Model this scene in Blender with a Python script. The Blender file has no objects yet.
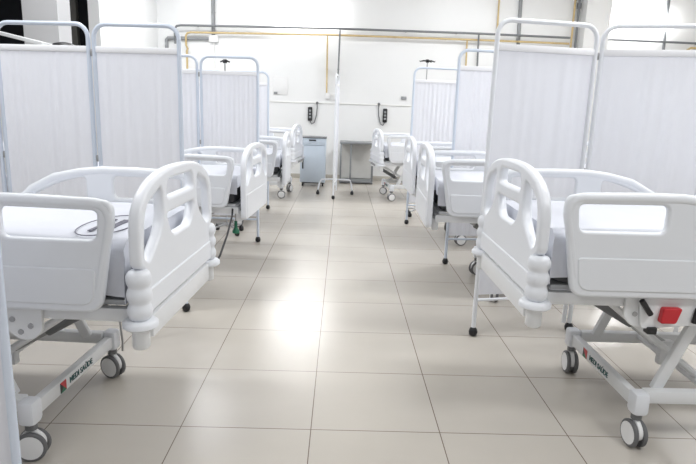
import bpy, bmesh, math, random
from mathutils import Vector, Matrix
random.seed(7)
S = bpy.context.scene
COL = S.collection
PI = math.pi

# ------------------------------------------------------------------ materials
def mat(name, col, rough=0.5, metal=0.0, noise=0.0, nscale=8.0, bump=0.0, bscale=60.0, emit=None, estr=0.0, spec=0.5, trans=0.0):
    m = bpy.data.materials.new(name); m.use_nodes = True
    nt = m.node_tree; b = nt.nodes['Principled BSDF']
    b.inputs['Base Color'].default_value = (*col, 1)
    b.inputs['Roughness'].default_value = rough
    b.inputs['Metallic'].default_value = metal
    b.inputs['Specular IOR Level'].default_value = spec
    tc = nt.nodes.new('ShaderNodeTexCoord')
    if noise > 0:
        n = nt.nodes.new('ShaderNodeTexNoise'); n.inputs['Scale'].default_value = nscale; n.inputs['Detail'].default_value = 5
        nt.links.new(tc.outputs['Object'], n.inputs['Vector'])
        r = nt.nodes.new('ShaderNodeValToRGB')
        r.color_ramp.elements[0].position = 0.3; r.color_ramp.elements[1].position = 0.7
        r.color_ramp.elements[0].color = (*[c * (1 - noise) for c in col], 1)
        r.color_ramp.elements[1].color = (*[min(1, c * (1 + noise)) for c in col], 1)
        nt.links.new(n.outputs['Fac'], r.inputs['Fac'])
        nt.links.new(r.outputs['Color'], b.inputs['Base Color'])
    if bump > 0:
        n2 = nt.nodes.new('ShaderNodeTexNoise'); n2.inputs['Scale'].default_value = bscale
        nt.links.new(tc.outputs['Object'], n2.inputs['Vector'])
        bp = nt.nodes.new('ShaderNodeBump'); bp.inputs['Strength'].default_value = bump; bp.inputs['Distance'].default_value = 0.01
        nt.links.new(n2.outputs['Fac'], bp.inputs['Height']); nt.links.new(bp.outputs['Normal'], b.inputs['Normal'])
    if emit:
        b.inputs['Emission Color'].default_value = (*emit, 1); b.inputs['Emission Strength'].default_value = estr
    if trans > 0:
        out = nt.nodes['Material Output']
        t = nt.nodes.new('ShaderNodeBsdfTranslucent'); t.inputs['Color'].default_value = (*col, 1)
        mx = nt.nodes.new('ShaderNodeMixShader'); mx.inputs['Fac'].default_value = trans
        nt.links.new(b.outputs[0], mx.inputs[1]); nt.links.new(t.outputs[0], mx.inputs[2]); nt.links.new(mx.outputs[0], out.inputs['Surface'])
    return m

M = dict(
    plastic=mat('white_plastic', (0.80, 0.82, 0.86), 0.34, noise=0.012, nscale=3),
    rail=mat('rail_plastic', (0.77, 0.79, 0.825), 0.4, noise=0.012, nscale=3),
    steel=mat('white_painted_steel', (0.78, 0.79, 0.80), 0.35, noise=0.015, nscale=5),
    frame=mat('pale_blue_painted_tube', (0.64, 0.70, 0.80), 0.3, noise=0.02, nscale=6),
    whiteframe=mat('white_painted_tube', (0.82, 0.84, 0.88), 0.3, noise=0.02, nscale=6),
    cloth=mat('white_curtain_cloth', (0.80, 0.81, 0.86), 0.9, noise=0.01, nscale=14, spec=0.1, trans=0.35),
    hem=mat('white_hem_cloth', (0.90, 0.90, 0.92), 0.9, noise=0.01, spec=0.1),
    sheet=mat('white_sheet', (0.66, 0.675, 0.73), 0.9, noise=0.015, nscale=6, bump=0.15, bscale=14, spec=0.1),
    vinyl=mat('dark_vinyl', (0.035, 0.038, 0.045), 0.5, noise=0.1),
    rubber=mat('grey_rubber', (0.15, 0.15, 0.155), 0.55, noise=0.1),
    black=mat('black_rubber', (0.012, 0.012, 0.014), 0.45, noise=0.1),
    hub=mat('wheel_hub_plastic', (0.86, 0.86, 0.86), 0.4, noise=0.02),
    grey=mat('grey_anodised_metal', (0.42, 0.42, 0.43), 0.35, metal=0.5, noise=0.05),
    darkgrey=mat('dark_grey_paint', (0.16, 0.165, 0.17), 0.4, noise=0.05),
    red=mat('red_plastic', (0.55, 0.02, 0.03), 0.35, noise=0.04),
    ink=mat('dark_ink', (0.20, 0.20, 0.24), 0.8, noise=0.1),
    green=mat('green_plastic', (0.01, 0.16, 0.08), 0.4, noise=0.05),
    cabinet=mat('pale_blue_grey_enamel', (0.62, 0.70, 0.79), 0.35, noise=0.02),
    yellow=mat('yellow_pipe_paint', (0.58, 0.44, 0.22), 0.45, noise=0.08),
    darkpipe=mat('dark_grey_pipe', (0.17, 0.18, 0.19), 0.4, noise=0.06),
    conduit=mat('grey_conduit', (0.27, 0.28, 0.29), 0.5, noise=0.05),
    wall=mat('white_wall_paint', (0.83, 0.835, 0.835), 0.38, noise=0.012, nscale=1.2),
    trunk=mat('white_trunking', (0.80, 0.80, 0.78), 0.5, noise=0.01),
    ceil=mat('white_ceiling_paint', (0.85, 0.85, 0.84), 0.8, noise=0.01),
    column=mat('column_shade_grey', (0.52, 0.52, 0.53), 0.7, noise=0.02, nscale=2),  # greyed to put the shade of the unlit front into the colour
    greywall=mat('grey_column_paint', (0.40, 0.41, 0.42), 0.7, noise=0.03, nscale=2),
    unlitwall=mat('corridor_shade_colour', (0.018, 0.02, 0.026), 0.8, noise=0.1),  # near-black colour stands in for the corridor's lack of light
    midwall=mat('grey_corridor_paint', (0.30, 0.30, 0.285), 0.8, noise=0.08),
    skirt=mat('beige_skirting_tile', (0.50, 0.47, 0.42), 0.4, noise=0.05),
    socket=mat('white_socket_plastic', (0.8, 0.8, 0.8), 0.4, noise=0.01),
    lamp=mat('lit_diffuser', (0.9, 0.9, 0.9), 0.5, noise=0.01, emit=(1.0, 0.99, 0.97), estr=9.0),
    tablegrey=mat('grey_table_metal', (0.24, 0.25, 0.26), 0.45, metal=0.2, noise=0.06),
)

def floor_material():
    m = bpy.data.materials.new('beige_porcelain_tiles'); m.use_nodes = True
    nt = m.node_tree; b = nt.nodes['Principled BSDF']; L = nt.links
    tc = nt.nodes.new('ShaderNodeTexCoord'); mp = nt.nodes.new('ShaderNodeMapping')
    L.new(tc.outputs['Object'], mp.inputs['Vector'])
    mp.inputs['Location'].default_value = (0.104356, -2.424822, 0)
    br = nt.nodes.new('ShaderNodeTexBrick'); br.offset = 0; br.squash = 1
    br.inputs['Scale'].default_value = 1.0
    br.inputs['Brick Width'].default_value = 0.6; br.inputs['Row Height'].default_value = 0.6
    br.inputs['Mortar Size'].default_value = 0.0026; br.inputs['Mortar Smooth'].default_value = 0.25
    br.inputs['Bias'].default_value = 0.0
    br.inputs['Color1'].default_value = (0.525, 0.488, 0.434, 1); br.inputs['Color2'].default_value = (0.553, 0.515, 0.463, 1)
    br.inputs['Mortar'].default_value = (0.17, 0.13, 0.10, 1)
    L.new(mp.outputs[0], br.inputs['Vector'])
    # soft brush-like mottling along the tile
    mp2 = nt.nodes.new('ShaderNodeMapping'); mp2.inputs['Scale'].default_value = (0.8, 1.6, 1)
    L.new(tc.outputs['Object'], mp2.inputs['Vector'])
    n = nt.nodes.new('ShaderNodeTexNoise'); n.inputs['Scale'].default_value = 1.6; n.inputs['Detail'].default_value = 5
    L.new(mp2.outputs[0], n.inputs['Vector'])
    mr = nt.nodes.new('ShaderNodeMapRange'); mr.inputs['From Min'].default_value = 0.3; mr.inputs['From Max'].default_value = 0.7
    mr.inputs['To Min'].default_value = 0.96; mr.inputs['To Max'].default_value = 1.03
    L.new(n.outputs['Fac'], mr.inputs['Value'])
    mx = nt.nodes.new('ShaderNodeVectorMath'); mx.operation = 'SCALE'
    L.new(br.outputs['Color'], mx.inputs[0]); L.new(mr.outputs[0], mx.inputs['Scale'])
    L.new(mx.outputs[0], b.inputs['Base Color'])
    rr = nt.nodes.new('ShaderNodeMapRange'); rr.inputs['To Min'].default_value = 0.255; rr.inputs['To Max'].default_value = 0.275
    L.new(n.outputs['Fac'], rr.inputs['Value']); L.new(rr.outputs[0], b.inputs['Roughness'])
    bp = nt.nodes.new('ShaderNodeBump'); bp.inputs['Strength'].default_value = 0.25; bp.inputs['Distance'].default_value = 0.002; bp.invert = True
    L.new(br.outputs['Fac'], bp.inputs['Height']); L.new(bp.outputs[0], b.inputs['Normal'])
    return m

# ------------------------------------------------------------------ mesh helpers
class MB:
    def __init__(self): self.bm = bmesh.new()
    def box(self, c, s, rot=None, bev=0.0, seg=2):
        t = bmesh.new(); bmesh.ops.create_cube(t, size=1)
        for v in t.verts: v.co = Vector((v.co.x * s[0], v.co.y * s[1], v.co.z * s[2]))
        if bev > 0: bmesh.ops.bevel(t, geom=t.edges[:], offset=bev, segments=seg, affect='EDGES', profile=0.5)
        mtx = Matrix.Translation(Vector(c)) @ (rot.to_4x4() if rot else Matrix.Identity(4))
        bmesh.ops.transform(t, matrix=mtx, verts=t.verts[:]); self.merge(t); return self
    def b2(self, x0, x1, y0, y1, z0, z1, bev=0.0):
        return self.box(((x0 + x1) / 2, (y0 + y1) / 2, (z0 + z1) / 2), (x1 - x0, y1 - y0, z1 - z0), None, bev)
    def merge(self, t):
        me = bpy.data.meshes.new('tmp'); t.to_mesh(me); t.free(); self.bm.from_mesh(me); bpy.data.meshes.remove(me)
    def mesh(self, me, mtx=None):
        if mtx: me.transform(mtx)
        self.bm.from_mesh(me); bpy.data.meshes.remove(me); return self
    def tube(self, pts, r, seg=10, closed=False):
        pts = [Vector(p) for p in pts]; n = len(pts); rings = []
        up = None
        for i, p in enumerate(pts):
            a = pts[i - 1] if (i > 0 or closed) else p
            c = pts[(i + 1) % n] if (i < n - 1 or closed) else p
            d = (c - a).normalized()
            if up is None:
                up = d.orthogonal().normalized()
            up = (up - d * up.dot(d))
            if up.length < 1e-5: up = d.orthogonal()
            up.normalize(); s = d.cross(up)
            rr = r[i] if isinstance(r, (list, tuple)) else r
            k = 1.0
            if (0 < i < n - 1) or closed:
                e1 = (p - a).normalized(); k = 1 / max(0.5, e1.dot(d))
            rings.append([self.bm.verts.new(p + (up * math.cos(2 * PI * j / seg) + s * math.sin(2 * PI * j / seg)) * rr) for j in range(seg)])
        rng = range(n if closed else n - 1)
        for i in rng:
            A, B = rings[i], rings[(i + 1) % n]
            for j in range(seg):
                self.bm.faces.new((A[j], A[(j + 1) % seg], B[(j + 1) % seg], B[j]))
        if not closed:
            self.bm.faces.new(rings[0][::-1]); self.bm.faces.new(rings[-1])
        return self
    def lathe(self, prof, c=(0, 0, 0), axis='Z', seg=20):
        """prof: (radius, height) pairs"""
        c = Vector(c); R = {'Z': Matrix.Identity(3), 'Y': Matrix.Rotation(-PI / 2, 3, 'X'), 'X': Matrix.Rotation(PI / 2, 3, 'Y')}[axis]
        rings = []
        for (r, h) in prof:
            if r < 1e-6: rings.append([self.bm.verts.new(c + R @ Vector((0, 0, h)))])
            else: rings.append([self.bm.verts.new(c + R @ Vector((r * math.cos(2 * PI * j / seg), r * math.sin(2 * PI * j / seg), h))) for j in range(seg)])
        for A, B in zip(rings, rings[1:]):
            for j in range(seg):
                k = (j + 1) % seg
                if len(A) == 1 and len(B) == 1: continue
                if len(A) == 1: self.bm.faces.new((A[0], B[k], B[j]))
                elif len(B) == 1: self.bm.faces.new((A[j], A[k], B[0]))
                else: self.bm.faces.new((A[j], A[k], B[k], B[j]))
        if len(rings[0]) > 1: self.bm.faces.new(rings[0][::-1])
        if len(rings[-1]) > 1: self.bm.faces.new(rings[-1])
        return self
    def done(self, name, m, angle=35):
        bmesh.ops.recalc_face_normals(self.bm, faces=self.bm.faces[:])
        me = bpy.data.meshes.new(name); self.bm.to_mesh(me); self.bm.free()
        me.materials.append(M[m] if isinstance(m, str) else m)
        me.shade_smooth(); me.set_sharp_from_angle(angle=math.radians(angle))
        return me

def obj(name, me, parent=None, loc=(0, 0, 0), rz=0.0):
    o = bpy.data.objects.new(name, me); COL.objects.link(o)
    o.location = loc; o.rotation_euler = (0, 0, rz)
    if parent: o.parent = parent
    return o
def empty(name, loc, rz=0.0, parent=None):
    o = bpy.data.objects.new(name, None); COL.objects.link(o); o.empty_display_size = 0.1
    o.location = loc; o.rotation_euler = (0, 0, rz)
    if parent: o.parent = parent
    return o
def tag(o, label, cat, group=None):
    o['label'] = label; o['category'] = cat
    if group: o['group'] = group
    return o
def structure(name, me):
    o = obj(name, me); o['kind'] = 'structure'; return o

def rounded(pts, seg=7):
    """pts: (u, v, radius) -> smooth closed loop"""
    out = []; n = len(pts)
    for i in range(n):
        p = Vector(pts[i][:2]); a = Vector(pts[i - 1][:2]); b = Vector(pts[(i + 1) % n][:2]); r = pts[i][2]
        da, db = (a - p), (b - p)
        ra = min(r, da.length * 0.48); rb = min(r, db.length * 0.48)
        p0 = p + da.normalized() * ra; p2 = p + db.normalized() * rb
        if r <= 1e-5: out.append(p); continue
        for k in range(seg + 1):
            t = k / seg
            out.append(p0 * (1 - t) ** 2 + p * 2 * t * (1 - t) + p2 * t * t)
    return out
def plate(loops, half, bev, bres=2):
    """flat panel with holes, rounded rims; lies in XY, thickness along Z"""
    cu = bpy.data.curves.new('tmpc', 'CURVE'); cu.dimensions = '2D'; cu.fill_mode = 'BOTH'
    for lp in loops:
        sp = cu.splines.new('POLY'); sp.points.add(len(lp) - 1)
        for q, p in zip(sp.points, lp): q.co = (p[0], p[1], 0, 1)
        sp.use_cyclic_u = True
    cu.extrude = max(half - bev, 0.0001); cu.bevel_depth = bev; cu.bevel_resolution = bres; cu.offset = -bev
    o = bpy.data.objects.new('tmpo', cu); COL.objects.link(o)
    dg = bpy.context.evaluated_depsgraph_get(); dg.update()
    me = bpy.data.meshes.new_from_object(o.evaluated_get(dg))
    bpy.data.objects.remove(o); bpy.data.curves.remove(cu)
    return me
YZ = Matrix(((0, 0, 1, 0), (1, 0, 0, 0), (0, 1, 0, 0), (0, 0, 0, 1)))     # (u,v,w) -> (w,u,v)
XZ = Matrix(((1, 0, 0, 0), (0, 0, -1, 0), (0, 1, 0, 0), (0, 0, 0, 1)))    # (u,v,w) -> (u,-w,v)

def lettering(text, size, m, depth=0.0015):
    cu = bpy.data.curves.new('tmpt', 'FONT'); cu.body = text; cu.size = size; cu.extrude = depth; cu.align_x = 'LEFT'; cu.align_y = 'CENTER'
    cu.offset = size * 0.02
    o = bpy.data.objects.new('tmpo', cu); COL.objects.link(o)
    dg = bpy.context.evaluated_depsgraph_get(); dg.update()
    me = bpy.data.meshes.new_from_object(o.evaluated_get(dg))
    bpy.data.objects.remove(o); bpy.data.curves.remove(cu)
    me.materials.clear(); me.materials.append(M[m]); return me

# ------------------------------------------------------------------ bed pieces (local: +X is the foot, origin on floor under the footboard)
def arc_board(slab):
    b = 0.055 if slab else 0.13
    out = [(-0.475, 0.34, 0.02), (-0.475, 0.565, 0.13), (-0.25, 0.672, 0.25), (0.25, 0.672, 0.25), (0.475, 0.565, 0.13), (0.475, 0.34, 0.02)]
    if slab: out = [(-0.45, b, 0.04)] + [(-0.475, 0.565, 0.13)] + out[2:5] + [(0.45, b, 0.04)]
    else: out = [(-0.44, b, 0.01), (-0.44, 0.315, 0.01)] + out + [(0.44, 0.315, 0.01), (0.44, b, 0.01)]
    holes = [[(-0.175, 0.548, 0.025), (-0.165, 0.622, 0.035), (0.165, 0.622, 0.035), (0.175, 0.548, 0.025)],
             [(-0.185, 0.485, 0.03), (0.185, 0.485, 0.03), (0.125, 0.385, 0.05), (-0.125, 0.385, 0.05)]]
    for s in (1, -1):
        holes.append([(s * 0.228, 0.607, 0.04), (s * 0.412, 0.545, 0.07), (s * 0.432, 0.36, 0.03), (s * 0.385, 0.335, 0.03), (s * 0.222, 0.45, 0.08)])
    m = MB().mesh(plate([rounded(out)] + [rounded(h) for h in holes], 0.023, 0.014, 3), YZ)
    if not slab:
        band = [(-0.425, 0.14, 0.015), (-0.425, 0.235, 0.015), (0.425, 0.235, 0.015), (0.425, 0.14, 0.015)]
        m.mesh(plate([rounded(band)], 0.029, 0.007, 2), YZ)
    else:
        band = [(-0.41, 0.06, 0.03), (-0.42, 0.27, 0.03), (0.42, 0.27, 0.03), (0.41, 0.06, 0.03)]
        m.mesh(plate([rounded(band)], 0.027, 0.007, 2), YZ)
    return m.done('bed_board', 'plastic')
BOARD, SLAB = arc_board(False), arc_board(True)

def bumper_mesh():
    pr = [(0.0, 0.125), (0.03, 0.125)]
    for k in range(3):
        z0 = 0.13 + k * 0.062
        for t in range(7):
            a = PI * t / 6
            pr.append((0.039 + 0.008 * math.sin(a) ** 0.8, z0 + 0.004 + 0.054 * t / 6))
    pr += [(0.03, 0.318), (0.0, 0.32)]
    return MB().lathe(pr, seg=20).done('bumper', 'plastic', 60)
BUMPER = bumper_mesh()
COLLAR = MB().lathe([(0, 0.098), (0.056, 0.094), (0.066, 0.102), (0.066, 0.118), (0.054, 0.128), (0, 0.126)], seg=24).done('collar', 'plastic', 50)
POST = MB().lathe([(0, 0.012), (0.026, 0.012), (0.033, 0.02), (0.033, 0.10), (0, 0.10)], seg=18).done('post', 'steel', 50)
CROSS = MB().b2(-0.026, 0.026, -0.385, 0.385, 0.03, 0.122, 0.008).done('cross_bar', 'steel')

def rail_mesh():
    out = [(0.0, 0.580, 0.06), (-0.50, 0.592, 0.25), (-0.74, 0.55, 0.12), (-0.93, 0.44, 0.07), (-0.985, 0.27, 0.06), (-0.93, 0.155, 0.06), (-0.07, 0.155, 0.06)]
    h1 = [(-0.065, 0.541, 0.025), (-0.425, 0.545, 0.03), (-0.425, 0.432, 0.03), (-0.075, 0.432, 0.03)]
    h2 = [(-0.57, 0.54, 0.03), (-0.725, 0.50, 0.10), (-0.885, 0.415, 0.04), (-0.57, 0.405, 0.03)]
    m = MB().mesh(plate([rounded(out), rounded(h1), rounded(h2)], 0.0165, 0.012, 3), XZ)
    # raised lower panel that leaves the groove line under the hand holes
    pan = [(-0.08, 0.325, 0.02), (-0.93, 0.325, 0.03), (-0.935, 0.185, 0.05), (-0.095, 0.185, 0.05)]
    m.mesh(plate([rounded(pan)], 0.021, 0.005, 2), XZ)
    m.tube([(-0.094, 0, 0.185), (-0.078, 0, 0.26), (-0.027, 0, 0.50), (-0.027, 0, 0.525), (-0.036, 0, 0.547), (-0.054, 0, 0.561), (-0.08, 0, 0.566), (-0.30, 0, 0.571), (-0.48, 0, 0.571), (-0.60, 0, 0.558), (-0.74, 0, 0.526), (-0.86, 0, 0.462), (-0.93, 0, 0.40)], [0.014, 0.0185, 0.0195] + [0.021] * 4 + [0.0225] * 7, 12)
    return m.done('side_rail', 'rail')
RAIL = rail_mesh()

def mattress_mesh():
    return MB().b2(-2.0, -0.075, -0.415, 0.415, 0.185, 0.405, 0.045).done('mattress', 'vinyl')
MATT = mattress_mesh()

def sheet_mesh(seed, foot_lift=0.06, drop=0.165):
    rnd = random.Random(seed)
    bm = bmesh.new(); nx, ny = 56, 24
    x0, x1, w = -2.01, -0.060, 0.4255
    ph = [rnd.uniform(0, 6.28) for _ in range(8)]
    top = 0.4185
    def wr(x, y): return 0.003 * math.sin(9 * x + 4 * y + ph[0]) + 0.0025 * math.sin(17 * y - 6 * x + ph[1])
    G = {}
    rad = 0.035
    # cross-section positions: perimeter parameter across the width incl. drops
    for i in range(nx + 1):
        x = x0 + (x1 - x0) * i / nx
        row = []
        for j in range(-6, ny + 7):
            if 0 <= j <= ny:
                t = -1 + 2 * j / ny; y = t * w; z = top + wr(x, y)
                e = max(0, abs(y) - (w - rad)); z -= rad - math.sqrt(max(rad * rad - e * e, 0))
            else:
                k = (-j if j < 0 else j - ny) / 6.0; sgn = -1 if j < 0 else 1
                hem = drop + 0.018 * math.sin(5 * x + ph[2]) + 0.012 * math.sin(13 * x + ph[3])
                y = sgn * (w + k * (0.003 + 0.0042 * math.sin(23 * x + ph[4]) + 0.0026 * math.sin(41 * x + ph[5])))
                z = top - rad - k * (hem - rad)
            row.append(bm.verts.new((x, y, z)))
        G[i] = row
    for i in range(nx):
        for j in range(len(G[0]) - 1): bm.faces.new((G[i][j], G[i + 1][j], G[i + 1][j + 1], G[i][j + 1]))
    # the foot and head drops
    for (i, xs, sg) in ((nx, x1, 1), (0, x0, -1)):
        prev = G[i][6:6 + ny + 1]
        for k in range(1, 7):
            cur = []
            for j in range(ny + 1):
                v = G[i][6 + j].co
                kk = k / 6.0; y = v.y
                hem = (0.215 - foot_lift if sg > 0 else 0.17) + 0.012 * math.sin(11 * y + ph[6]) + 0.10 * foot_lift * y
                cur.append(bm.verts.new((xs + sg * (0.004 + kk * (0.006 * math.sin(27 * y + ph[7]))), y, v.z - kk * (hem - (top - v.z)))))
            for j in range(ny): bm.faces.new((prev[j], prev[j + 1], cur[j + 1], cur[j]))
            prev = cur
    bmesh.ops.recalc_face_normals(bm, faces=bm.faces[:])
    r = bmesh.ops.solidify(bm, geom=bm.faces[:], thickness=0.004)
    me = bpy.data.meshes.new('bed_sheet'); bm.to_mesh(me); bm.free()
    me.materials.append(M['sheet']); me.shade_smooth(); me.set_sharp_from_angle(angle=math.radians(60))
    return me

def deck_mesh():
    m = MB()
    for s in (1, -1): m.b2(-2.02, -0.05, s * 0.40 - 0.02, s * 0.40 + 0.02, 0.10, 0.155, 0.006)
    for x in (-0.07, -0.7, -1.35, -2.0): m.b2(x - 0.02, x + 0.02, -0.38, 0.38, 0.10, 0.15, 0.004)
    m.b2(-2.0, -0.08, -0.385, 0.385, 0.155, 0.178, 0.006)
    return m.done('deck', 'steel')
DECK = deck_mesh()

def bracket_mesh():
    out = [(-0.385, 0.155, 0.01), (-0.545, 0.155, 0.01), (-0.545, 0.07, 0.02), (-0.48, 0.015, 0.03), (-0.42, 0.02, 0.02), (-0.385, 0.06, 0.02)]
    return MB().mesh(plate([rounded(out)], 0.008, 0.003, 1), XZ).done('bracket', 'steel')
BRACKET = bracket_mesh()
BOLT = MB().lathe([(0, -0.012), (0.011, -0.012), (0.011, 0.012), (0, 0.012)], (0, 0, 0), 'Y', 10).done('bolt_head', 'grey')
R_PANEL = MB().mesh(plate([rounded([(-0.50, 0.15, 0.01), (-0.85, 0.15, 0.01), (-0.80, 0.04, 0.04), (-0.52, 0.015, 0.02)])], 0.007, 0.003, 1), XZ).done('control_panel', 'steel')
R_HANDLE = MB().mesh(plate([rounded([(-0.59, 0.118, 0.012), (-0.67, 0.118, 0.012), (-0.65, 0.05, 0.012), (-0.583, 0.05, 0.012)])], 0.016, 0.006, 2), XZ).done('release_handle', 'red')
R_LABEL = MB().b2(-0.650, -0.605, -0.0185, 0.0185, 0.098, 0.110).done('handle_label', 'hub')
R_GRIP = MB().tube([(-0.545, 0, 0.085), (-0.50, 0, 0.145)], 0.012, 10).done('black_grip', 'black')
R_STOP = MB().b2(-0.585, -0.545, -0.02, 0.02, -0.005, 0.025, 0.004).done('rubber_stop', 'black')
R_GRIP2 = MB().tube([(-0.735, 0, 0.05), (-0.745, 0, 0.115)], 0.011, 10).done('black_grip', 'black')

def foot_beam():
    return MB().b2(-0.020, 0.020, -0.35, 0.35, 0.180, 0.245, 0.008).done('base_beam', 'steel')
BEAM = foot_beam()
LONG = MB().b2(-1.22, -0.03, -0.025, 0.025, 0.205, 0.265, 0.008).done('base_side_beam', 'steel')
CORNER = MB().b2(-0.036, 0.036, -0.040, 0.040, 0.160, 0.268, 0.020).done('corner_cap', 'plastic')
def caster_fork():
    m = MB()
    m.lathe([(0, 0.135), (0.024, 0.135), (0.024, 0.165), (0, 0.165)], seg=14)
    return m.done('caster', 'darkgrey')
CASTER = caster_fork()
def cover():
    m = MB(); t = rounded([(-0.052, 0.02, 0.02), (-0.055, 0.10, 0.05), (0.0, 0.145, 0.03), (0.055, 0.10, 0.05), (0.052, 0.05, 0.02)])
    return MB().mesh(plate([t], 0.011, 0.004, 1), XZ).done('wheel_cover', 'hub')
COVER = cover()
def tyre():
    m = MB()
    for s in (1, -1):
        m.lathe([(0.045, -0.010), (0.058, -0.010), (0.0635, -0.005), (0.0635, 0.005), (0.058, 0.010), (0.045, 0.010)], (0, s * 0.0215, 0.0635), 'Y', 28)
    return m.done('tyre', 'rubber')
TYRE = tyre()
def hubm():
    m = MB()
    for s in (1, -1):
        m.lathe([(0, -0.009), (0.050, -0.009), (0.0525, 0.0), (0.0515, 0.011), (0.03, 0.0135), (0, 0.014)] if s > 0 else [(0, -0.014), (0.03, -0.0135), (0.0515, -0.011), (0.0525, 0), (0.050, 0.009), (0, 0.009)], (0, s * 0.0215, 0.0635), 'Y', 24)
    return m.done('hub', 'hub')
HUB = hubm()

def build_bed(label, loc, rz, zb, base_off=0.52, slab=False, caster_rz=(0, 0, 0, 0), sheet_label='', seed=1, foot_lift=0.06):
    bed = tag(empty('hospital_bed', (loc[0], loc[1], 0), rz), label, 'hospital bed', 'hospital beds along both sides of the aisle')
    up = (0, 0, zb)
    for nm, x in (('footboard', 0.0), ('headboard', -2.08)):
        fb = obj(nm, SLAB if slab else BOARD, bed, (x, 0, zb))
        if not slab:
            for s in (1, -1):
                obj('bumper', BUMPER, fb, (0, s * 0.445, 0))
                obj('bumper_collar', COLLAR, fb, (0, s * 0.445, 0))
                obj('post', POST, fb, (0, s * 0.445, 0))
        obj('cross_bar', CROSS, bed, (x - (0.0 if not slab else 0.055), 0, zb))
    for s in (1, -1):
        r = obj('side_rail', RAIL, bed, (-0.062, s * 0.465, zb))
    obj('mattress', MATT, bed, up)
    obj('deck', DECK, bed, up)
    for s in (1, -1):
        br = obj('bracket', BRACKET, bed, (0, s * 0.430, zb)); [obj('bolt_head', BOLT, br, (x, 0, z)) for (x, z) in ((-0.43, 0.075), (-0.50, 0.10), (-0.47, 0.05))]
    cp = obj('control_panel', R_PANEL, bed, (0.065, 0.448, zb))
    rh = obj('release_handle', R_HANDLE, cp, (0, 0.022, 0)); rh['label'] = 'red release handle'
    obj('black_grip', R_GRIP, cp, (0, 0.022, 0)); obj('black_grip', R_GRIP2, cp, (0, 0.018, 0)); obj('rubber_stop', R_STOP, cp)
    # base on casters
    b = -base_off
    beams = []
    for x in (b, b - 1.24):
        beams.append(obj('base_beam', BEAM, bed, (x, 0, 0)))
    for s in (1, -1): obj('base_side_beam', LONG, bed, (b, s * 0.35, 0))
    k = 0
    for x in (b, b - 1.24):
        for s in (-1, 1):
            cc = obj('corner_cap', CORNER, bed, (x, s * 0.375, 0))
            c = obj('caster', CASTER, bed, (x, s * 0.375, 0), caster_rz[k])
            obj('tyre', TYRE, c); obj('hub', HUB, c); obj('wheel_cover', COVER, c); k += 1
    lg = obj('lettering', LETTER, beams[0], (0.0205, -0.10, 0.212)); lg['label'] = 'dark green maker lettering'
    obj('logo', LOGO, beams[0], (0.0205, -0.155, 0.212))
    # lifting arms, made for this bed's height
    def arm(p, q, w):
        d = Vector(q) - Vector(p); c = (Vector(p) + Vector(q)) / 2
        return MB().box(c, (w, 0.03, d.length), Matrix.Rotation(math.atan2(d.x, d.z), 3, 'Y'), 0.006).done('lift_arm', 'steel')
    for s in (1, -1):
        obj('lift_arm', arm((b - 0.10, s * 0.315, 0.25), (b - 0.27, s * 0.315, zb + 0.09), 0.05), bed)
        obj('lift_arm', arm((b - 1.12, s * 0.315, 0.25), (b - 0.95, s * 0.315, zb + 0.09), 0.05), bed)
        obj('lift_strut', MB().tube([(b - 0.03 + 0.22, s * 0.20, zb + 0.11), (b - 0.36, s * 0.20, 0.27)], 0.016, 10).done('lift_strut', 'steel'), bed)
    obj('base_tie', MB().tube([(b - 0.36, -0.34, 0.245), (b - 0.36, 0.34, 0.245)], 0.018, 10).done('base_tie', 'steel'), bed)
    ac = obj('actuator', MB().tube([(b + 0.30, 0.0, zb + 0.115), (b - 0.30, 0.0, zb - 0.23)], 0.017, 12).done('actuator', 'grey'), bed)
    obj('motor_sleeve', MB().tube([(b + 0.12, 0.0, zb + 0.0115), (b - 0.12, 0.0, zb - 0.1265)], 0.027, 14).done('motor_sleeve', 'darkgrey'), ac)
    obj('actuator_mount', MB().b2(b - 0.34, b - 0.28, -0.02, 0.02, 0.235, zb - 0.215, 0.004).done('actuator_mount', 'steel'), ac)
    # the sheet lies on the mattress
    sh = tag(obj('bed_sheet', sheet_mesh(seed, foot_lift, 0.215 if foot_lift < 0.05 else 0.165), None, (loc[0], loc[1], zb), rz), sheet_label, 'bed sheet', 'white sheets on the hospital beds')
    return bed, sh

def rot_mesh(me, mtx): me.transform(mtx); return me
LETTER = rot_mesh(lettering('MEDI SAÚDE', 0.038, 'green'), YZ)
M['letter'] = mat('lettering_paint', (0.02, 0.09, 0.09), 0.5, noise=0.05)
LETTER.materials[0] = M['letter']
def logo():
    m = MB().b2(-0.002, 0.002, -0.022, 0.022, -0.022, 0.022)
    me = m.done('logo', 'black')
    me.materials.append(M['red']); me.materials.append(M['green']); return me
LOGO = logo()
_l = MB().b2(-0.002, 0.002, -0.022, 0.022, -0.022, 0.0).bm
LOGO = None
def logo2():
    bm = bmesh.new()
    def tri(a, b, c, mi):
        f = []
        for x in (0.0, 0.002): f.append([bm.verts.new((x, p[0], p[1])) for p in (a, b, c)])
        fs = [bm.faces.new(f[0][::-1]), bm.faces.new(f[1])] + [bm.faces.new((f[0][i], f[0][(i + 1) % 3], f[1][(i + 1) % 3], f[1][i])) for i in range(3)]
        for q in fs: q.material_index = mi
    s = 0.024
    tri((-s, -s), (s, -s), (0, 0), 2); tri((s, -s), (s, s), (0, 0), 1); tri((s, s), (-s, s), (0, 0), 1); tri((-s, s), (-s, -s), (0, 0), 0)
    me = bpy.data.meshes.new('logo'); bm.to_mesh(me); bm.free()
    for k in ('black', 'red', 'green'): me.materials.append(M[k])
    return me
LOGO = logo2()

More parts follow.
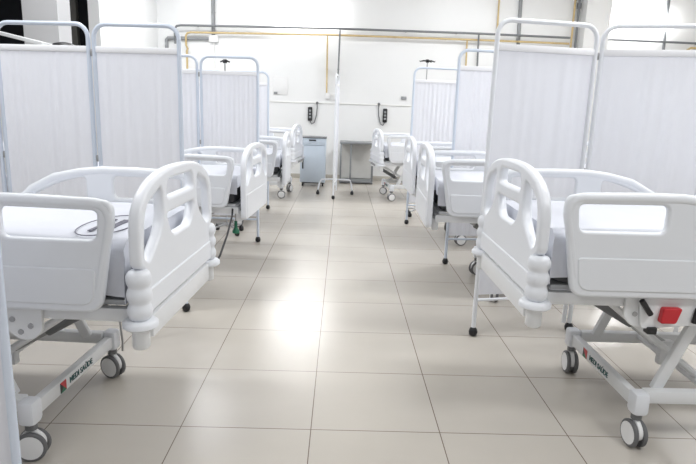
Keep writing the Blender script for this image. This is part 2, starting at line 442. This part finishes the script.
R = math.radians
BEDS = [
    ('white hospital bed nearest on the left, its raised rails in the foreground', (-0.715, 2.505), R(-3.0), 0.535, 0.505, False, (R(10), R(-20), 0, R(30)), 'white sheet with dark oval print on the nearest left bed', -0.022),
    ('white hospital bed on the left, second along, with black cable hanging at its foot', (-0.775, 5.20), R(-3.8), 0.46, 0.54, True, (R(40), R(-60), 0, R(30)), 'plain white sheet on the left bed just past the nearest', 0.11),
    ('third white hospital bed on the left, only its footboard edge seen behind the second', (-0.69, 7.32), R(1.5), 0.47, 0.56, True, (0, 0, 0, 0), 'white sheet on the third left bed, mostly hidden', 0.06),
    ('white hospital bed farthest on the left, beside the pale blue bedside cabinet', (-0.74, 9.60), R(-5), 0.50, 0.18, False, (R(10), R(70), 0, 0), 'white sheet on the left bed beside the pale blue cabinet', 0.06),
    ('white hospital bed nearest on the right, with red release handle under its rail', (0.826, 2.735), R(180 + 0.2), 0.578, 0.54, False, (R(85), R(95), 0, R(30)), 'plain white sheet on the nearest right bed', -0.022),
    ('white hospital bed on the right, second along, behind the nearest with smooth slab footboard', (0.696, 4.75), R(180 - 2.0), 0.53, 0.56, True, (R(20), R(80), 0, 0), 'plain white sheet on the second right bed, dark mattress end below', 0.11),
    ('third white hospital bed on the right, its arched footboard peeking past the second', (0.785, 6.65), R(180), 0.50, 0.57, True, (R(60), R(10), 0, 0), 'white sheet on the third right bed, almost hidden', 0.06),
    ('white hospital bed farthest on the right, near the back wall and grey table', (0.59, 9.64), R(180 + 6), 0.47, 0.20, False, (R(160), R(10), 0, 0), 'white sheet on the farthest right bed', 0.06),
]
built = []
for i, (lb, loc, rz, zb, off, slab, crz, slb, fl) in enumerate(BEDS):
    built.append(build_bed(lb, loc, rz, zb, off, slab, crz, slb, 11 + i, fl))

# dark oval hospital print on the nearest left sheet (marks too small to read in the photo)
bm = MB()
ring = [(-0.23 + 0.10 * math.cos(2 * PI * k / 40), -0.16 + 0.21 * math.sin(2 * PI * k / 40), 0.4235) for k in range(40)]
bm.tube(ring, 0.0022, 6, True)
rr = random.Random(3)
for row, (xx, wd) in enumerate(((-0.20, 0.030), (-0.255, 0.016))):
    y = -0.29
    while y < -0.06:
        l = rr.uniform(0.012, 0.03)
        bm.box((xx, y + l / 2, 0.4235), (wd, l * 0.75, 0.004)); y += l
p = obj('sheet_print', bm.done('sheet_print', 'ink'), built[0][1]); p['label'] = 'dark grey oval print'
# brake rod and hanging cable of the nearest left bed
obj('brake_rod', MB().tube([(-0.75, -0.18, 0.555), (-0.52, 0.20, 0.56), (-0.475, 0.33, 0.545), (-0.465, 0.36, 0.52), (-0.455, 0.395, 0.20), (-0.46, 0.40, 0.14)], 0.006, 8).done('brake_rod', 'grey'), built[0][0])
# green lock on the second left bed
gl = obj('foot_lock', MB().lathe([(0, 0.0), (0.03, 0.0), (0.032, 0.02), (0.014, 0.05), (0.014, 0.11), (0, 0.11)], seg=14).done('foot_lock', 'green'), built[1][0], (-0.13, -0.19, 0.345))
gl['label'] = 'dark green foot lock'
obj('lock_rod', MB().tube([(-0.13, -0.19, 0.45), (-0.13, -0.19, 0.58)], 0.008, 8).done('lock_rod', 'grey'), built[1][0])
tag(obj('power_cable', MB().tube([(-0.90, 4.78, 0.60), (-0.875, 4.62, 0.57), (-0.87, 4.40, 0.47), (-0.87, 4.10, 0.37), (-0.90, 3.80, 0.30), (-0.99, 3.62, 0.27), (-1.10, 3.52, 0.29), (-1.30, 3.42, 0.34), (-1.50, 3.28, 0.42), (-1.64, 3.10, 0.54), (-1.66, 3.02, 0.60)], 0.008, 8).done('power_cable', 'black')),
    'thin black power cable sagging between the two nearest left beds', 'cable')

# ------------------------------------------------------------------ folding fabric screens
def dome_caster():
    m = MB().lathe([(0, 0.0), (0.012, 0.0), (0.026, 0.008), (0.03, 0.03), (0.024, 0.05), (0.013, 0.06), (0.013, 0.08), (0, 0.08)], seg=14)
    return m.done('caster', 'black', 50)
DOME = dome_caster()
HINGE = MB().lathe([(0, -0.022), (0.009, -0.022), (0.012, -0.012), (0.012, 0.012), (0.009, 0.022), (0, 0.022)], seg=10).done('hinge', 'grey')
def panel_parts(p, q, h, seed, z0=0.25, drop=0.15, tube=0.0145, framem='frame'):
    p, q = Vector((*p, 0)), Vector((*q, 0)); d = (q - p).normalized(); L = (q - p).length; nrm = Vector((-d.y, d.x, 0))
    r = 0.085
    pts = [(0, 0.06)] + [(0, h - r)] + [(r - r * math.cos(a), h - r + r * math.sin(a)) for a in [PI / 2 * k / 6 for k in range(1, 7)]]
    pts += [(L - u, v) for (u, v) in pts[::-1]]
    P3 = [p + d * u + Vector((0, 0, v)) for u, v in pts]
    m = MB().tube(P3, tube, 12)
    m.tube([p + Vector((0, 0, z0)), q + Vector((0, 0, z0))], 0.010, 10)
    m.tube([p + Vector((0, 0, h - drop)), q + Vector((0, 0, h - drop))], 0.006, 8)
    fr = m.done('panel_frame', framem)
    rnd = random.Random(seed); bm = bmesh.new(); n = 110; rows = 14
    a = [(rnd.uniform(0.0010, 0.0034), rnd.uniform(6, 20), rnd.uniform(0, 6.3), rnd.uniform(-1.2, 1.2)) for _ in range(7)]
    g = []
    zt, zb_ = h - drop + 0.012, z0 + 0.035
    for j in range(rows + 1):
        t = j / rows; z = zt + (zb_ - zt) * t; row = []
        for i in range(n + 1):
            u = i / n
            env = min(1, 8 * u, 8 * (1 - u))
            off = sum(am * math.sin(fq * 2 * PI * u * 0.6 + ph + dr * t * 1.3) for am, fq, ph, dr in a) * (0.35 + 0.65 * min(1, t * 5) * (1 - 0.4 * t)) * env
            if j == 0: off *= 0.6
            w = L * (0.02 + 0.96 * u); row.append(bm.verts.new(p + d * w + nrm * (off * 0.75 + 0.002) + Vector((0, 0, z))))
        g.append(row)
    for j in range(rows):
        for i in range(n): bm.faces.new((g[j][i], g[j][i + 1], g[j + 1][i + 1], g[j + 1][i]))
    # hem band round the top bar
    me = bpy.data.meshes.new('curtain'); bm.to_mesh(me); bm.free(); me.materials.append(M['cloth']); me.shade_smooth()
    hem = MB().b2(0.01, L - 0.01, -0.0095, 0.0095, h - drop - 0.028, h - drop + 0.012, 0.005).done('hem', 'hem')
    hem.transform(Matrix.Translation(p) @ Matrix.Rotation(math.atan2(d.y, d.x), 4, 'Z'))
    return fr, me, hem

def screen(label, pts, h, seed, framem='frame', ends=True, casters=None, z0=0.25):
    root = tag(empty('folding_screen', (pts[0][0], pts[0][1], 0)), label, 'privacy screen', 'white fabric folding screens between the beds')
    o = Vector((pts[0][0], pts[0][1]))
    for i in range(len(pts) - 1):
        a, b = Vector(pts[i]) - o, Vector(pts[i + 1]) - o; d = (b - a).normalized()
        a2 = a + d * (0.0 if i == 0 else 0.020); b2 = b - d * (0.0 if i == len(pts) - 2 else 0.020)
        fr, cu, hem = panel_parts((a2.x, a2.y), (b2.x, b2.y), h, seed + i, framem=framem, z0=z0)
        f = obj('panel_frame', fr, root)
        obj('curtain', cu, f); obj('hem', hem, f)
        if i > 0:
            for hz in (h - 0.18, h * 0.55, 0.45): obj('hinge', HINGE, root, (a.x, a.y, hz))
    for i, p_ in enumerate(pts):
        if casters is not None and i not in casters: continue
        a = Vector(p_) - o
        if 0 < i < len(pts) - 1:
            d = (Vector(pts[i + 1]) - Vector(p_)).normalized() * 0.020; a = a + d
        obj('caster', DOME, root, (a.x, a.y, 0))
    return root

screen('white folding screen with blue-grey frame standing behind the nearest left bed', [(-1.08, 3.94), (-1.67, 3.99), (-2.35, 4.07), (-2.93, 4.0)], 1.945, 1)
screen('white folding screen behind the second left bed, under the yellow pipe bend', [(-0.883, 6.14), (-1.49, 6.16), (-2.09, 6.20)], 1.93, 11)
screen('white folding screen farthest on the left, a narrow strip showing past its neighbour', [(-1.035, 8.20), (-1.64, 8.22), (-2.24, 8.25)], 1.90, 21)
screen('white folding screen with white frame behind the nearest right bed', [(0.915, 3.625), (1.592, 3.765), (2.25, 3.58)], 2.01, 31, 'whiteframe')
screen('white folding screen behind the second right bed, taller in view than the one beyond', [(1.045, 5.446), (1.66, 5.50), (2.27, 5.55)], 2.01, 41)
screen('white folding screen behind the third right bed, under the dark flat pole head', [(0.875, 7.40), (1.48, 7.42), (2.08, 7.45)], 1.975, 51)
screen('edge of a white folding screen in the extreme lower left foreground', [(-1.035, 1.70), (-1.64, 1.67), (-2.24, 1.65)], 1.90, 61)
cs = screen('white screen seen edge-on at the end of the aisle before the back wall', [(-0.117, 9.31), (-0.075, 9.93), (-0.10, 10.55)], 1.97, 71, 'whiteframe', casters=(0,))
ft = MB()
for yy, zz in ((0.57, 0.245),):
    ft.tube([(-0.27, yy - 0.10, 0.07), (-0.25, yy - 0.04, 0.18), (-0.215, yy, zz), (0.0, yy, zz + 0.012), (0.275, yy, zz), (0.30, yy - 0.04, 0.18), (0.315, yy - 0.06, 0.07)], 0.014, 10)
obj('foot_bar', ft.done('foot_bar', 'whiteframe'), cs)
obj('caster', DOME, cs, (-0.27, 0.47, 0)); obj('caster', DOME, cs, (0.315, 0.51, 0))

# ------------------------------------------------------------------ furniture at the back
def cabinet():
    r = tag(empty('bedside_cabinet', (-0.53, 10.75, 0)), 'pale blue bedside cabinet with drawer and door against the back wall', 'cabinet')
    obj('body', MB().b2(-0.235, 0.235, 0.0, 0.42, 0.075, 0.895, 0.006).done('body', 'cabinet'), r)
    t = obj('top', MB().b2(-0.25, 0.25, -0.02, 0.43, 0.895, 0.917, 0.005).done('top', 'darkgrey'), r); t['label'] = 'dark grey cabinet top'
    d = obj('drawer', MB().b2(-0.21, 0.21, -0.012, 0.0, 0.765, 0.885, 0.004).done('drawer', 'cabinet'), r)
    obj('handle', MB().b2(-0.075, 0.055, -0.03, -0.012, 0.845, 0.868, 0.005).done('handle', 'black'), d)
    d = obj('door', MB().b2(-0.21, 0.19, -0.012, 0.0, 0.085, 0.752, 0.004).done('door', 'cabinet'), r)
    obj('handle', MB().b2(-0.195, -0.172, -0.032, -0.012, 0.33, 0.50, 0.005).done('handle', 'black'), d)
    obj('plinth', MB().b2(-0.20, 0.20, 0.03, 0.40, 0.055, 0.085).done('plinth', 'black'), r)
    cm = MB().lathe([(0, -0.012), (0.03, -0.012), (0.03, 0.012), (0, 0.012)], (0, 0, 0.03), 'X', 16).done('caster', 'black')
    for x in (-0.19, 0.19):
        for y in (0.05, 0.37): obj('caster', cm, r, (x, y, 0))
cabinet()
def table():
    r = tag(empty('grey_table', (0.28, 11.3, 0)), 'dark grey metal table against the back wall behind the edge-on screen', 'table')
    obj('tabletop', MB().b2(-0.32, 0.36, 0, 0.55, 0.775, 0.81, 0.006).done('tabletop', 'tablegrey'), r)
    for x in (-0.29, 0.33):
        for y in (0.03, 0.52): obj('leg', MB().b2(x - 0.016, x + 0.016, y - 0.016, y + 0.016, 0, 0.775, 0.003).done('leg', 'tablegrey'), r)
    obj('support', MB().b2(-0.115, -0.08, 0.02, 0.055, 0.03, 0.775, 0.003).done('support', 'tablegrey'), r)
    obj('bottom_shelf', MB().b2(-0.31, 0.34, 0.0, 0.54, 0.02, 0.05, 0.004).done('bottom_shelf', 'tablegrey'), r)
    obj('under_table_shade', MB().b2(-0.29, 0.33, 0.50, 0.515, 0.06, 0.775).done('under_table_shade', M['shadebeige']), r)  # added sheet, coloured like the shaded wall behind the open frame
M['shadebeige'] = mat('under_table_shade_beige', (0.62, 0.61, 0.585), 0.6, noise=0.03)
table()

def pole(label, x, y, h, hooks, w):
    r = tag(empty('drip_stand', (x, y, 0)), label, 'drip stand')
    obj('pole', MB().tube([(0, 0, 0.09), (0, 0, h)], 0.008, 10).done('pole', 'grey'), r)
    hm = MB()
    for a in hooks:
        c, s = math.cos(a), math.sin(a)
        hm.tube([(0, 0, h - 0.012), (c * w * 0.5, s * w * 0.5, h - 0.006), (c * w, s * w, h - 0.018), (c * w * 1.04, s * w * 1.04, h - 0.004)], [0.011, 0.010, 0.007, 0.004], 8)
    hm.lathe([(0, h - 0.03), (0.02, h - 0.03), (0.03, h - 0.005), (0.02, h + 0.01), (0, h + 0.012)], seg=12)
    obj('hooks', hm.done('hooks', 'black'), r)
    bm_ = MB()
    for k in range(4):
        a = PI / 4 + k * PI / 2; bm_.tube([(0, 0, 0.11), (0.2 * math.cos(a), 0.2 * math.sin(a), 0.075)], 0.012, 8)
        obj('caster', DOME, r, (0.2 * math.cos(a), 0.2 * math.sin(a), 0))
    obj('base', bm_.done('base', 'grey'), r)
pole('thin pole with dark flat hooks standing above the far right screen', 1.117, 7.0 + 1.05, 2.12, (0, PI, 0.9, PI + 0.9), 0.10)
pole('thin pole with small dark hooks peeking over the second left screen', -1.30, 6.55, 1.925, (0, PI), 0.05)

# tall white locker, slanted board and dark bag above the near left screen
lk = tag(empty('white_locker', (-3.20, 6.28, 0)), 'tall white locker mostly hidden behind the near left screen', 'locker')
obj('body', MB().b2(-0.48, 0.38, 0, 0.42, 0.08, 1.975, 0.008).done('body', 'steel'), lk)
for x in (-0.25, 0.15): obj('door', MB().b2(x - 0.19, x + 0.19, -0.012, 0.0, 0.12, 1.93, 0.004).done('door', 'steel'), lk)
obj('plinth', MB().b2(-0.42, 0.32, 0.02, 0.43, 0, 0.08).done('plinth', 'darkgrey'), lk)
tag(obj('slanted_board', MB().box((-3.50, 6.45, 2.085), (0.72, 0.30, 0.036), Matrix.Rotation(R(12), 3, 'Y'), 0.004).done('slanted_board', 'steel')),
    'white slanted board lying on the locker above the near left screen', 'board')
tag(obj('dark_bag', MB().lathe([(0, 0), (0.10, 0.0), (0.13, 0.02), (0.10, 0.055), (0.04, 0.07), (0, 0.072)], (-2.99, 6.45, 1.975), 'Z', 20).done('dark_bag', 'black', 60)),
    'small flat black bag on top of the white locker', 'bag')

# ------------------------------------------------------------------ wall fittings (back wall plane at Y = 12)
YW = 12.0
def remote(label, x, z, hx, hz):
    r = tag(empty('hand_control', (x, YW, z)), label, 'hand control', 'wired hand controls on the back wall')
    obj('handset', MB().b2(-0.045, 0.045, -0.05, -0.005, -0.14, 0.14, 0.018).done('handset', 'black'), r)
    for k in range(3): obj('button', MB().b2(-0.022, 0.022, -0.054, -0.048, 0.045 - k * 0.065, 0.085 - k * 0.065, 0.003).done('button', 'conduit'), r)
    dx, dz = hx - x, hz - z
    obj('cord', MB().tube([(0.0, -0.03, -0.13), (dx * 0.25, -0.03, -0.20), (dx * 0.65, -0.03, -0.17), (dx * 0.95, -0.03, -0.02), (dx * 1.03, -0.03, dz * 0.6), (dx, -0.03, dz)], 0.011, 8).done('cord', 'darkgrey'), r)
    obj('hook', MB().lathe([(0, -0.05), (0.025, -0.05), (0.03, 0.0), (0, 0.0)], (dx, 0.0, dz), 'Y', 12).done('hook', 'darkgrey'), r)
remote('black hand control hanging on the wall above the pale blue cabinet', -0.664, 1.315, -0.526, 1.535)
remote('black hand control hanging on the wall above the farthest right bed', 0.86, 1.33, 0.728, 1.553)

def run(name, label, cat, pts, r, m, clips=(), seg=10):
    """a wall pipe; clips are points where a bracket ties it back to the wall"""
    o = tag(obj(name, MB().tube(pts, r, seg).done(name, m)), label, cat)
    for (x, y, z) in clips:
        c = MB().b2(x - 0.012, x + 0.012, y - r * 0.4, YW + (0.001 if len(pts) < 5 else -0.001), z - 0.012, z + 0.012, 0.003)
        c.tube([(x + (r + 0.004) * math.cos(2 * PI * k / 16) * (1 if pts[0][2] != pts[-1][2] else 0), y + (r + 0.004) * math.sin(2 * PI * k / 16), z + (0 if pts[0][2] != pts[-1][2] else (r + 0.004) * math.cos(2 * PI * k / 16))) for k in range(16)], 0.005, 6, True)
        obj('pipe_clip', c.done('pipe_clip', m), o)
    return o
YD, YY, YC = YW - 0.15, YW - 0.10, YW - 0.039      # dark pipes, yellow pipes, conduits: each stands off the wall at its own depth
run('dark_pipe', 'long dark pipe running along the top of the back wall', 'pipe', [(-3.32, YD, 2.58), (-3.32, YD, 2.86), (-3.28, YD, 2.91), (-3.20, YD, 2.925), (-0.3, YD, 2.965), (2.6, YD, 2.965), (4.42, YD, 2.945)], 0.022, 'darkpipe',
    [(x, YD, 2.925 + 0.0138 * (x + 3.2)) for x in (-2.9, -1.4)] + [(1.2, YD, 2.965), (2.2, YD, 2.965)])
run('yellow_pipe', 'long yellow pipe on the back wall below the dark pipe', 'pipe', [(-3.11, YY, 2.09), (-3.11, YY, 2.45), (-3.09, YY, 2.50), (-3.12, YY, 2.56), (-3.12, YY, 2.74), (-3.09, YY, 2.79), (-3.03, YY, 2.805), (-0.3, YY, 2.85), (2.6, YY, 2.85), (4.43, YY, 2.84)], 0.020, 'yellow',
    [(1.0, YY, 2.85), (2.0, YY, 2.85)])
run('yellow_pipe', 'short yellow pipe dropping to the wall sockets near mid wall', 'pipe', [(-0.345, YY, 2.828), (-0.335, YY, 1.74)], 0.016, 'yellow', [(-0.34, YY, 2.2)])
run('dark_pipe', 'thin dark pipe dropping from the long pipe behind the edge-on screen', 'pipe', [(-0.10, YD, 2.94), (-0.118, YD, 1.9)], 0.016, 'darkpipe', [(-0.113, YD, 2.2)])
run('yellow_pipe', 'short yellow drop pipe behind the second right screen', 'pipe', [(2.41, YY, 2.828), (2.43, YY, 1.9)], 0.017, 'yellow', [(2.425, YY, 2.1)])
run('dark_pipe', 'short dark drop pipe beside the yellow one behind right screen', 'pipe', [(2.62, YD, 2.94), (2.65, YD, 1.9)], 0.018, 'darkpipe', [(2.645, YD, 2.1)])
run('yellow_pipe', 'vertical yellow pipe rising above the second right screen', 'pipe', [(2.99, YY, 2.872), (2.97, YY, 4.1)], 0.018, 'yellow', [(2.975, YY, 3.8)])
run('grey_conduit', 'thick grey vertical conduit above the nearest right screen', 'conduit', [(3.47, YC, 2.0), (3.40, YC, 4.1)], 0.036, 'conduit', [(3.455, YC, 2.4)])
run('yellow_pipe', 'vertical yellow pipe at the left edge of the right column', 'pipe', [(4.475, YY, 2.0), (4.462, YY, 4.1)], 0.020, 'yellow', [(4.47, YY, 2.4)])
dp = run('dark_pipe', 'vertical dark pipe with coupling beside the right column', 'pipe', [(4.565, YY, 2.0), (4.545, YY, 4.1)], 0.023, 'darkpipe', [(4.56, YY, 2.4)])
obj('coupling', MB().lathe([(0, -0.05), (0.042, -0.05), (0.046, 0), (0.042, 0.05), (0, 0.05)], (4.55, YY, 3.55), 'Z', 14).done('coupling', 'darkpipe'), dp)
run('grey_conduit', 'thick grey vertical conduit above the junction box on the left', 'conduit', [(-2.595, YC, 2.777), (-2.59, YC, 4.1)], 0.036, 'conduit', [(-2.592, YC, 3.2)])
run('grey_conduit', 'short thick grey conduit with elbow left of the junction box', 'conduit', [(-3.52, YC, 2.50), (-3.52, YC, 2.66), (-3.50, YC, 2.69), (-2.682, YC, 2.705)], 0.034, 'conduit', [(-2.9, YC, 2.70)])
tag(obj('junction_box', MB().b2(-2.68, -2.50, YW - 0.075, YW, 2.64, 2.775, 0.01).done('junction_box', 'socket')), 'white junction box on the back wall where grey conduits meet', 'junction box')
run('white_conduit', 'white conduit dropping from the junction box down the wall', 'conduit', [(-2.59, YW - 0.028, 2.639), (-2.59, YW - 0.028, 1.3)], 0.013, 'trunk', [(-2.59, YW - 0.028, 2.0)])
run('dark_pipe', 'dark pipe on the back wall right of the column', 'pipe', [(5.16, YD, 2.94), (6.3, YD, 2.93), (7.4, YD, 2.92)], 0.022, 'darkpipe', [(7.0, YD, 2.924)])
run('dark_pipe', 'vertical dark pipe over the right end of the nearest right screen', 'pipe', [(6.36, YW - 0.08, 2.0), (6.29, YW - 0.08, 4.1)], 0.028, 'darkpipe', [(6.35, YW - 0.08, 2.3)])
run('yellow_pipe', 'short yellow pipe with bend at the top right edge', 'pipe', [(6.80, YY, 2.60), (6.80, YY, 2.80), (6.86, YY, 2.84), (7.4, YY, 2.84)], 0.022, 'yellow', [(7.1, YY, 2.84)])
sb = MB().b2(-0.05, 0.05, -0.035, 0, -0.06, 0.06, 0.008).done('wall_socket', 'socket')
tag(obj('wall_socket', sb, None, (-0.32, YW, 1.68)), 'white wall socket under the short yellow drop pipe', 'socket')
tag(obj('wall_socket', sb.copy(), None, (-0.155, YW, 1.67)), 'white wall socket just left of the edge-on screen post', 'socket')
tag(obj('wall_socket', MB().b2(-0.055, 0.055, -0.03, 0, -0.03, 0.03, 0.006).done('wall_socket', 'conduit'), None, (1.225, YW, 1.69)), 'dark grey wall socket on the back wall at right', 'socket')
nb = tag(obj('notice_board', MB().b2(-0.145, 0.145, -0.014, 0, -0.18, 0.18, 0.004).done('notice_board', 'socket'), None, (-1.27, YW, 1.855)), 'white panel on the back wall above the far left bed', 'wall panel')
obj('dark_socket', MB().b2(-0.13, -0.06, -0.03, -0.014, -0.17, -0.125, 0.004).done('dark_socket', 'conduit'), nb)

def wall_light(label, x, z):
    r = tag(empty('wall_light', (x, YW, z)), label, 'wall light', 'lit wall lights at the top of the back wall')
    obj('housing', MB().b2(-0.63, 0.63, -0.06, 0, -0.12, 0.12, 0.01).done('housing', 'socket'), r)
    obj('diffuser', MB().b2(-0.61, 0.61, -0.12, -0.06, -0.105, 0.105, 0.02).done('diffuser', 'lamp'), r)
wall_light('bright lit wall light high on the back wall above the pipes', -0.80, 3.22)
wall_light('bright lit wall light high on the back wall right of the column', 5.75, 3.30)

# ------------------------------------------------------------------ the room
fl = structure('floor', MB().b2(-9, 9, -6, 14.5, -0.1, 0).done('floor', floor_material()))
ZC = 4.2
structure('wall_back', MB().b2(-3.70, 9, YW, YW + 0.2, 0, ZC).done('wall_back', 'wall'))
structure('wall_right', MB().b2(8.0, 8.2, -6, YW, 0, ZC).done('wall_right', 'wall'))
structure('ceiling', MB().b2(-9, 9, -6, 14.5, ZC, ZC + 0.15).done('ceiling', 'ceil'))
structure('column_right', MB().b2(4.64, 5.12, 11.72, YW, 0, ZC).done('column_right', 'wall'))
structure('wall_left', MB().b2(-3.87, -3.70, 9.2, 14.3, 0, ZC).done('wall_left', 'wall'))
structure('column_left', MB().b2(-4.10, -3.655, 7.77, 8.13, 0, ZC).done('column_left', 'column'))
structure('wall_corridor_side', MB().b2(-8.2, -8.0, -6, 14.3, 0, ZC).done('wall_corridor_side', 'unlitwall'))
structure('wall_corridor_end', MB().b2(-8.0, -3.87, 11.0, 11.2, 0, ZC).done('wall_corridor_end', 'unlitwall'))
structure('beam_corridor', MB().b2(-8.0, -3.87, 8.4, 11.0, 3.95, ZC).done('beam_corridor', 'unlitwall'))
structure('trim_1', MB().b2(-5.10, -4.80, 10.9, 11.0, 0, ZC).done('trim_1', 'midwall'))
structure('trim_2', MB().b2(-3.70, 4.64, YW - 0.014, YW, 1.525, 1.550, 0.004).done('trim_2', 'trunk'))
structure('baseboard_back', MB().b2(-3.70, 8, YW - 0.015, YW, 0, 0.09, 0.003).done('baseboard_back', 'skirt'))

# ------------------------------------------------------------------ light
def area(name, loc, size, sizey, energy, rot=(0, 0, 0), col=(1, 1, 1)):
    l = bpy.data.lights.new(name, 'AREA'); l.shape = 'RECTANGLE'; l.size = size; l.size_y = sizey; l.energy = energy; l.color = col
    o = bpy.data.objects.new(name, l); COL.objects.link(o); o.location = loc; o.rotation_euler = rot
for y in (0.2, 3.4, 6.6, 9.8):
    for x in (-2.6, 2.6):
        area('ceiling_fill', (x, y, ZC - 0.06), 1.3, 0.6, 88, col=(0.97, 0.985, 1.0))  # unseen fill lights added for the overall brightness, no fixtures
area('ceiling_fill', (6.2, 8.6, ZC - 0.06), 1.3, 0.6, 40)  # further unseen fills added over the right side
area('ceiling_fill', (6.2, 4.6, ZC - 0.06), 1.3, 0.6, 80)
for x, z, e in ((-0.80, 3.22, 22), (5.75, 3.30, 12)):
    area('wall_lamp', (x, YW - 0.13, z), 1.2, 0.2, e, rot=(R(-84), 0, 0))          # thrown into the room
    area('wall_lamp', (x, YW - 0.135, z), 1.25, 0.26, 60, rot=(R(90), 0, 0))         # spilled back on the wall

w = bpy.data.worlds.new('World'); S.world = w; w.use_nodes = True
w.node_tree.nodes['Background'].inputs[0].default_value = (0.93, 0.96, 1.0, 1)
w.node_tree.nodes['Background'].inputs[1].default_value = 0.68

# ------------------------------------------------------------------ camera
cam = bpy.data.cameras.new('camera'); co = bpy.data.objects.new('camera', cam); COL.objects.link(co)
F, PIT, YAW, ROLL, H = 576.872, 0.212375, -0.0155806, 0.0330895, 1.465484
cam.sensor_width = 36; cam.lens = F * 36 / 696
cy, sy, cp, sp, cr, sr = math.cos(YAW), math.sin(YAW), math.cos(PIT), math.sin(PIT), math.cos(ROLL), math.sin(ROLL)
f = Vector((-sy * cp, cy * cp, -sp)); rt = Vector((cy, sy, 0)); u = rt.cross(f)
r2 = rt * cr + u * sr; u2 = -rt * sr + u * cr
mw = Matrix((r2, u2, -f)).transposed().to_4x4(); mw.translation = (0, 0, H)
co.matrix_world = mw; cam.clip_start = 0.05
S.camera = co
S.view_settings.view_transform = 'Standard'; S.view_settings.look = 'None'
S.view_settings.exposure = -0.27; S.view_settings.gamma = 1.0; S.view_settings.use_curve_mapping = False
S.cycles.use_denoising = True
